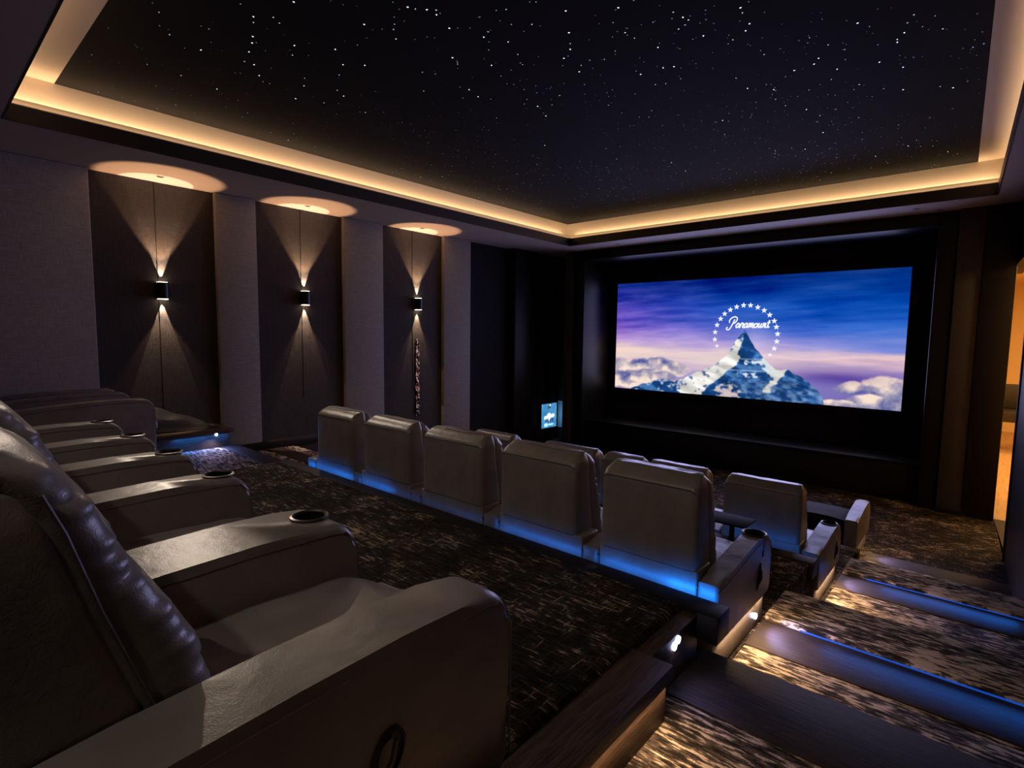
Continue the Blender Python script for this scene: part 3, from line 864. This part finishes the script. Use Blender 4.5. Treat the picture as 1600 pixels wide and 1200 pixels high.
def picture():
    nu, nv = 520, 230
    U_, V_ = np.meshgrid(np.linspace(0, 1, nu), np.linspace(0, 1, nv))
    asp = 2.3
    vs = np.array([0, .18, .30, .36, .45, .58, .75, 1.0])
    left = np.array([(150, 130, 185), (190, 165, 205), (225, 200, 205), (243, 215, 200), (200, 165, 215), (130, 95, 200), (78, 62, 178), (18, 42, 140)], float)
    mid = np.array([(110, 105, 185), (160, 145, 200), (230, 205, 205), (235, 208, 215), (165, 150, 220), (88, 105, 205), (15, 75, 180), (5, 35, 120)], float)
    right = np.array([(125, 110, 180), (120, 108, 182), (160, 135, 190), (235, 198, 200), (130, 140, 215), (50, 105, 205), (8, 75, 175), (5, 50, 130)], float)
    warp = (fbm(U_, V_, 3, 5, 4, 14) - .5) * .16
    vv = np.clip(V_ + warp * (V_ > .02), 0, 1)
    def grad(tab): return np.stack([np.interp(vv, vs, tab[:, k]) for k in range(3)], -1)
    wl = np.clip(1 - U_ / .5, 0, 1)[..., None]; wr = np.clip((U_ - .45) / .5, 0, 1)[..., None]
    img = grad(left) * wl + grad(right) * wr + grad(mid) * (1 - wl - wr)
    # streaked high cloud
    st = fbm(U_ + V_ * .5, V_ - U_ * .12, 11, 5, 5, 26)
    st = .6 * st + .4 * fbm(U_ + V_ * .3, V_, 12, 4, 7, 9)
    img += ((st - .5) * 170 * (1.15 - .6 * U_) * np.clip((V_ - .3) * 3, 0, 1))[..., None] * np.array([.8, .6, .5])
    img = np.clip(img, 0, 255)
    # glow above the summit on its sunny side
    gl = np.exp(-(((U_ - .56) / .05) ** 2 + ((V_ - .48) / .13) ** 2))[..., None]
    img = img * (1 - .35 * gl) + np.array([225, 215, 245]) * .35 * gl
    # cumulus
    def puff(cx, cy, rx, ry, seed, amp=1.0):
        nonlocal img
        d = ((U_ - cx) / rx) ** 2 + ((V_ - cy) / ry) ** 2
        n = fbm(U_, V_, seed, 5, 22, 11)
        m = np.clip((1.0 - d + (n - .5) * 1.5) * 2.2, 0, 1) * amp
        lit = np.clip((.5 if flip > 0 else .66) + flip * (V_ - cy) / ry * .45 + (n - .5) * 2.0 + (U_ - cx) / rx * .15, 0, 1)[..., None]
        col = np.array([70, 80, 150]) * (1 - lit) + np.array([250, 226, 208]) * lit
        img = img * (1 - m[..., None]) + col * m[..., None]
    flip = -1
    for a in ((.02, .20, .07, .09, 21), (.12, .24, .07, .07, 22), (.20, .25, .08, .07, 23), (.05, .10, .09, .09, 24), (.16, .13, .10, .08, 25), (.27, .20, .06, .07, 26), (.22, .12, .07, .07, 27)):
        puff(*a)
    flip = 1
    for a in ((.97, .16, .08, .08, 31), (.87, .14, .06, .05, 32), (.92, .03, .08, .07, 33), (.99, .05, .06, .08, 34), (.84, .01, .06, .04, 35)):
        puff(*a)
    img -= (np.exp(-(((U_ - .82) / .13) ** 2 + ((V_ - .21) / .045) ** 2))[..., None]) * np.array([55, 60, 30])
    # ridge profile of the mountain
    xs = [.076, .152, .213, .264, .351, .412, .462, .496, .525, .563, .602, .637, .675, .714, .752, .783, .80]
    zs = [.015, .075, .113, .102, .195, .246, .345, .473, .564, .426, .324, .25, .254, .209, .153, .081, -.05]
    jag = (fbm(U_[0:1], np.zeros((1, nu)), 41, 5, 40, 1)[0] - .5) * .03
    top = np.interp(U_[0], xs, zs, left=-1, right=-1) + jag
    inside = V_ < top[None, :]
    # lit snow face lies between the sky-side ridge and the central rib
    rib_v = np.array([-.02, .0, .099, .173, .264, .382, .465, .57]); rib_u = np.array([.365, .371, .415, .455, .50, .515, .524, .526])
    ribu = np.interp(V_, rib_v, rib_u) + (fbm(U_, V_, 43, 4, 30, 24) - .5) * .03
    rock = fbm(U_ + V_ * .7, V_, 47, 6, 26, 16)
    rock2 = fbm(U_, V_, 48, 5, 60, 40)
    snow = np.array([246, 244, 236]) * (0.90 + .55 * (rock - .45))[..., None]
    blue = np.array([20, 66, 128]) * (.55 + .9 * rock)[..., None] + (np.clip(rock2 - .58, 0, 1) * 420)[..., None] * np.array([.6, .75, .9])
    lit = ((U_ < ribu) & (U_ > np.interp(V_, [0, .10, .19, .30, .57], [.30, .272, .335, .425, .53]) + (rock2 - .5) * .09))
    mt = np.where(lit[..., None], snow, blue)
    def soft(x, k=26): return np.clip(x * k + .5, 0, 1)[..., None]
    def mixin(m, col):
        nonlocal mt
        mt = mt * (1 - m) + np.asarray(col) * m
    # second peak's lit flank and snow bench
    lit2 = (U_ > np.interp(V_, [0, .1, .169, .25], [.585, .600, .628, .60]) + (rock2 - .5) * .05) & (U_ < np.interp(V_, [0, .1, .169, .254], [.622, .627, .652, .675]) + (rock - .5) * .03) & (V_ > .06)
    mt = np.where(lit2[..., None], snow * .97, mt)
    d = 1 - ((U_ - .475) / .05) ** 2 - ((V_ - .03) / .09) ** 2
    mixin(soft(np.minimum(d, 1) * .3 + rock2 - .62, 9) * (d > -.4)[..., None], [214, 192, 190])
    mixin(soft(rock2 - .62, 12) * np.clip((.36 - U_) * 20, 0, 1)[..., None] * .8, [205, 205, 220])
    mixin(soft(rock - .60, 14) * (~lit)[..., None] * .35, [150, 185, 215])
    dk = soft(rock2 - .66, 14) * lit[..., None] * np.clip((.46 - U_) * 14, 0, 1)[..., None]
    mixin(dk, [70, 95, 140])
    # pale illegible credit smudges on the dark face
    for v0, ua, ub, s in ((.297, .528, .592, 61), (.192, .505, .595, 62)):
        g = fbm(U_, V_, s, 3, 110, 60)
        m = (np.abs(V_ - v0) < .021) & (U_ > ua) & (U_ < ub) & (g > .5)
        mt = np.where(m[..., None], np.array([225, 230, 240.]), mt)
    for va, ua, ub in ((.324, .513, .602), (.230, .472, .64)):
        m = (np.abs(V_ - va) < .005) & (U_ > ua) & (U_ < ub)
        mt = np.where(m[..., None], mt * .5 + np.array([225, 230, 240.]) * .5, mt)
    mixin(soft(rock2 - .47, 5) * np.clip((.20 - V_) * 12, 0, 1)[..., None] * np.clip((U_ - .47) * 14, 0, 1)[..., None] * (~lit2)[..., None] * .4, [165, 180, 208])
    for _k in range(2):
        q = mt.copy()
        q[1:-1, 1:-1] = (mt[1:-1, 1:-1] * 4 + mt[:-2, 1:-1] + mt[2:, 1:-1] + mt[1:-1, :-2] + mt[1:-1, 2:]) / 8
        mt = q
    fade = np.clip((top[None, :] - V_) * 260, 0, 1)[..., None]
    img = np.where(inside[..., None], img * (1 - fade) + mt * fade, img)
    return np.clip(img, 0, 255), nu, nv

img, nu, nv = picture()
og = ORI[scr.name]
xs = np.linspace(SXA, SXB, nu); zs = np.linspace(SZA, SZB, nv)
XX, ZZ = np.meshgrid(xs, zs)
co = np.stack([(XX - og[0]) * U, np.full_like(XX, (SYY + .012 - og[1]) * U), (ZZ - og[2]) * U], -1).reshape(-1, 3)
ii = np.arange(nu * nv).reshape(nv, nu)
fc = np.stack([ii[:-1, :-1], ii[:-1, 1:], ii[1:, 1:], ii[1:, :-1]], -1).reshape(-1, 4)
me = bpy.data.meshes.new('screen_surface')
me.vertices.add(len(co)); me.vertices.foreach_set('co', co.ravel())
me.loops.add(fc.size); me.loops.foreach_set('vertex_index', fc.ravel().astype(np.int32))
me.polygons.add(len(fc)); me.polygons.foreach_set('loop_start', np.arange(0, fc.size, 4, dtype=np.int32))
me.update(calc_edges=True)
at = me.color_attributes.new('picture', 'FLOAT_COLOR', 'POINT')
at.data.foreach_set('color', np.concatenate([s2l(img).reshape(-1, 3), np.ones((nu * nv, 1))], 1).ravel().astype(np.float32))
me.materials.append(MAT['projected_picture'])
link('screen_surface', me, scr)

def suv(u, v, dy=.010): return Vector((SXA + (SXB - SXA) * u, SYY + dy, SZA + (SZB - SZA) * v))
def flat_poly(bm, pts): bm.faces.new([bm.verts.new(p) for p in pts])
STARS = [(.517, .767), (.541, .765), (.566, .748), (.588, .722), (.607, .685), (.623, .637), (.631, .589), (.636, .534), (.635, .474), (.628, .418), (.615, .366),
         (.493, .755), (.471, .732), (.451, .70), (.437, .658), (.425, .606), (.419, .545), (.419, .483), (.428, .428)]
b = B()
for k, (u, v) in enumerate(STARS):
    c = suv(u, v); R = .046; q = .45
    if k in (10, 18): R = .036
    pts = [(R if j % 2 == 0 else R * q, PI / 2 + j * PI / 5) for j in range(10)]
    flat_poly(b, [c + Vector((r * math.cos(a), 0, r * math.sin(a))) for r, a in pts])
o = obj('star_emblem', b, 'screen_text', scr, smooth=False); o['label'] = 'ring of white stars on the screen'

def ribbon(bm, pts, w):
    pts = [Vector((p[0], 0, p[1])) for p in pts]
    L, R_ = [], []
    for i, p in enumerate(pts):
        t = (pts[min(i + 1, len(pts) - 1)] - pts[max(i - 1, 0)])
        t = t.normalized() if t.length else Vector((1, 0, 0))
        n = Vector((-t.z, 0, t.x)) * w / 2
        L.append(bm.verts.new(p + n)); R_.append(bm.verts.new(p - n))
    for i in range(len(pts) - 1):
        bm.faces.new((L[i], L[i + 1], R_[i + 1], R_[i]))

def smooth_path(pts, n=5):
    out = []
    P = [pts[0]] + list(pts) + [pts[-1]]
    for i in range(1, len(P) - 2):
        p0, p1, p2, p3 = P[i - 1], P[i], P[i + 1], P[i + 2]
        for k in range(n):
            t = k / n
            out.append(tuple(.5 * ((2 * p1[j]) + (-p0[j] + p2[j]) * t + (2 * p0[j] - 5 * p1[j] + 4 * p2[j] - p3[j]) * t * t + (-p0[j] + 3 * p1[j] - 3 * p2[j] + p3[j]) * t ** 3) for j in (0, 1)))
    out.append(pts[-1])
    return out
# script lettering drawn as pen strokes: advance widths in x-heights
GL = {
    'P': ([[(.95, 2.0), (.75, 1.2), (.45, .2), (.1, -.45), (-.45, -.55), (-.7, -.2), (-.45, .1)],
           [(-.2, 1.1), (-.35, 1.7), (.1, 2.35), (.9, 2.6), (1.5, 2.3), (1.55, 1.7), (1.1, 1.1), (.65, .95)]], 1.65),
    'a': ([[(.85, .85), (.45, 1.0), (.05, .55), (.15, .05), (.5, .1), (.85, .7)], [(.9, 1.0), (.78, .3), (.95, .0), (1.2, .2)]], 1.12),
    'r': ([[(.0, .2), (.3, 1.1), (.5, .9), (.78, .9), (.66, .2), (.85, .0), (1.05, .2)]], .98),
    'm': ([[(.05, .9), (.2, .95), (.12, .0)], [(.14, .1), (.45, .9), (.65, .9), (.58, .0)], [(.6, .1), (.92, .9), (1.12, .9), (1.08, .15), (1.25, .0), (1.45, .2)]], 1.42),
    'o': ([[(.6, .95), (.15, .8), (.05, .3), (.3, .0), (.7, .15), (.8, .65), (.55, .95), (.75, .8), (1.0, .85)]], .98),
    'u': ([[(.05, .8), (.2, .95), (.12, .2), (.35, .0), (.7, .5)], [(.82, 1.0), (.72, .25), (.9, .0), (1.15, .2)]], 1.12),
    'n': ([[(.05, .9), (.2, .95), (.12, .0)], [(.14, .1), (.48, .9), (.7, .9), (.64, .15), (.82, .0), (1.02, .2)]], 1.0),
    't': ([[(.45, 1.75), (.28, .3), (.45, .0), (.75, .25)], [(.0, 1.15), (.75, 1.2)]], .8)}
b = B()
x = 0.0; sx = .068; word_pts = []
for ch in 'Paramount':
    strokes, adv = GL[ch]
    for s in strokes:
        ribbon(b, [(x + p[0] * sx + p[1] * sx * .22, p[1] * sx) for p in smooth_path(s)], .024 if ch != 'P' else .022)
    x += adv * sx
Lx = x
c0 = suv(.470, .585, .009)
for v in b.verts:
    v.co = c0 + Vector((v.co.x * (.606 - .468) * (SXB - SXA) / Lx, 0, v.co.z * .95))
o = obj('script_lettering', b, 'screen_text', scr, smooth=False); o['label'] = 'white script word on the screen'

# light the picture throws into the room
area('screen_spill', (-3.03, 8.70, .1), (0, -1, -.05), 4.2, 1.8, 62, (.52, .52, 1.0), math.radians(118))

# ------------------------------------------------------------------ lit poster in the corner niche
pst = thing('poster_display', (-6.205, 8.09, -1.80), 'small blue backlit poster in the niche beside the screen', 'poster')
nu2, nv2 = 60, 60
Up, Vp = np.meshgrid(np.linspace(0, 1, nu2), np.linspace(0, 1, nv2))
pi_ = np.zeros((nv2, nu2, 3)) + np.array([60, 120, 165.])
pi_ += (fbm(Up, Vp, 71, 4, 5, 5)[..., None] - .5) * 60
def blob(cx, cy, rx, ry, col, k=1.0):
    global pi_
    m = np.clip((1 - ((Up - cx) / rx) ** 2 - ((Vp - cy) / ry) ** 2) * 2, 0, 1)[..., None] * k
    pi_ = pi_ * (1 - m) + np.array(col) * m
blob(.5, .45, .18, .18, (235, 245, 255)); blob(.28, .42, .13, .10, (215, 230, 245)); blob(.75, .48, .14, .10, (205, 225, 240))
for cx, h in ((.30, .10), (.42, .12), (.60, .12), (.72, .09)):
    blob(cx, .30, .05, h, (40, 45, 75), .9)
blob(.30, .12, .14, .09, (170, 215, 235)); blob(.62, .12, .25, .05, (150, 200, 225)); blob(.5, .85, .13, .07, (45, 70, 75)); blob(.56, .93, .05, .04, (230, 245, 255))
og = ORI[pst.name]
yy = np.linspace(7.86, 8.32, nu2); z2 = np.linspace(-1.74, -1.285, nv2)
YY, ZZ = np.meshgrid(yy, z2)
co = np.stack([np.full_like(YY, .018 * U), (YY - og[1]) * U, (ZZ - og[2]) * U], -1).reshape(-1, 3)
ii = np.arange(nu2 * nv2).reshape(nv2, nu2)
fc = np.stack([ii[:-1, :-1], ii[:-1, 1:], ii[1:, 1:], ii[1:, :-1]], -1).reshape(-1, 4)
me = bpy.data.meshes.new('poster_sheet'); me.from_pydata(co.tolist(), [], fc.tolist())
at = me.color_attributes.new('picture', 'FLOAT_COLOR', 'POINT')
at.data.foreach_set('color', np.concatenate([s2l(np.clip(pi_, 0, 255)).reshape(-1, 3), np.ones((nu2 * nv2, 1))], 1).ravel().astype(np.float32))
me.materials.append(MAT['lit_poster']); link('poster_sheet', me, pst)
b = bx(-6.205, -6.188, 7.84, 8.34, -1.80, -1.26, bev=.003); obj('light_box', b, 'black_metal', pst)
o = obj('side_reflector', bx(-6.20, -6.09, 8.372, 8.392, -1.76, -1.25, bev=.002), 'reflector_grey', pst); o['label'] = 'reflector panel added beside the poster to catch its blue light'  # pale reflector added on the end wall to show the poster's blue light
area('poster_spill', (-6.17, 8.05, -1.51), (.55, 1, 0), .3, .4, 1.8, (.25, .55, .9))

# ------------------------------------------------------------------ smaller things
# added crinkled bronze strip imitating a reflection streak below the third wall light
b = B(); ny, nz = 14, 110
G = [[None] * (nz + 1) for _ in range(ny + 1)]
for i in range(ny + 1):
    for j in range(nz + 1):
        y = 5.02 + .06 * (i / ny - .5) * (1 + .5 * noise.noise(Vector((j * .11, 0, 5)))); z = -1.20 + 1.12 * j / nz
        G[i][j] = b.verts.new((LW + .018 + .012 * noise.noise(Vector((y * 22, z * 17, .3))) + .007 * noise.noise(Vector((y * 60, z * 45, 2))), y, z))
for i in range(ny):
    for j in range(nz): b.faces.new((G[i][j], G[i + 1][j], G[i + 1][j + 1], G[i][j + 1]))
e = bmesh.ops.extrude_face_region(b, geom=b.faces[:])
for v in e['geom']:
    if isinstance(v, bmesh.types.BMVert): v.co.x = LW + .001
tag(obj('reflection_streak_strip', b, 'bronze'), 'added crinkled bronze strip imitating a bright reflection streak on the wall below the third wall light', 'imitated streak')

# rumpled dark blanket on the wooden landing
b = B(); nx, ny = 22, 46
G = [[None] * (ny + 1) for _ in range(nx + 1)]
for i in range(nx + 1):
    for j in range(ny + 1):
        s, q = i / nx, j / ny
        x = -6.26 + .30 * s; y = 1.45 + .72 * q
        h = .30 * (1 - q) ** .9 * (1 - s ** 2 * .65) + .015
        h += .03 * noise.noise(Vector((x * 9, y * 6, 0))) + .018 * math.sin(y * 26 + x * 14) * (1 - q)
        edge = min(1, 6 * min(s + .2, 1 - s, q + .1, 1 - q))
        G[i][j] = b.verts.new((x, y, Z3 + max(.006, h * max(edge, .02))))
for i in range(nx):
    for j in range(ny): b.faces.new((G[i][j], G[i + 1][j], G[i + 1][j + 1], G[i][j + 1]))
e = bmesh.ops.extrude_face_region(b, geom=b.faces[:])
for v in e['geom']:
    if isinstance(v, bmesh.types.BMVert): v.co.z = Z3 + .001
tag(obj('blanket', b, 'blanket_cloth'), 'rumpled dark blanket heaped on the wooden side landing', 'blanket')

# bench seen through the doorway
t = thing('bench', (.5, 13.2, FL), 'dark padded bench in the lit room beyond the doorway', 'bench')
obj('seat', bx(.1, .95, 12.9, 13.5, FL + .55, FL + .75, bev=.03), 'dark_leather', t)
obj('backrest', bx(.1, .95, 13.4, 13.5, FL + .75, FL + 1.2, bev=.03), 'dark_leather', t)
for x in (.14, .87):
    for y in (12.94, 13.42):
        b = tube(B(), [(x, y, FL), (x, y, FL + .55)], .022, 8); obj('leg', b, 'black_wood', t)
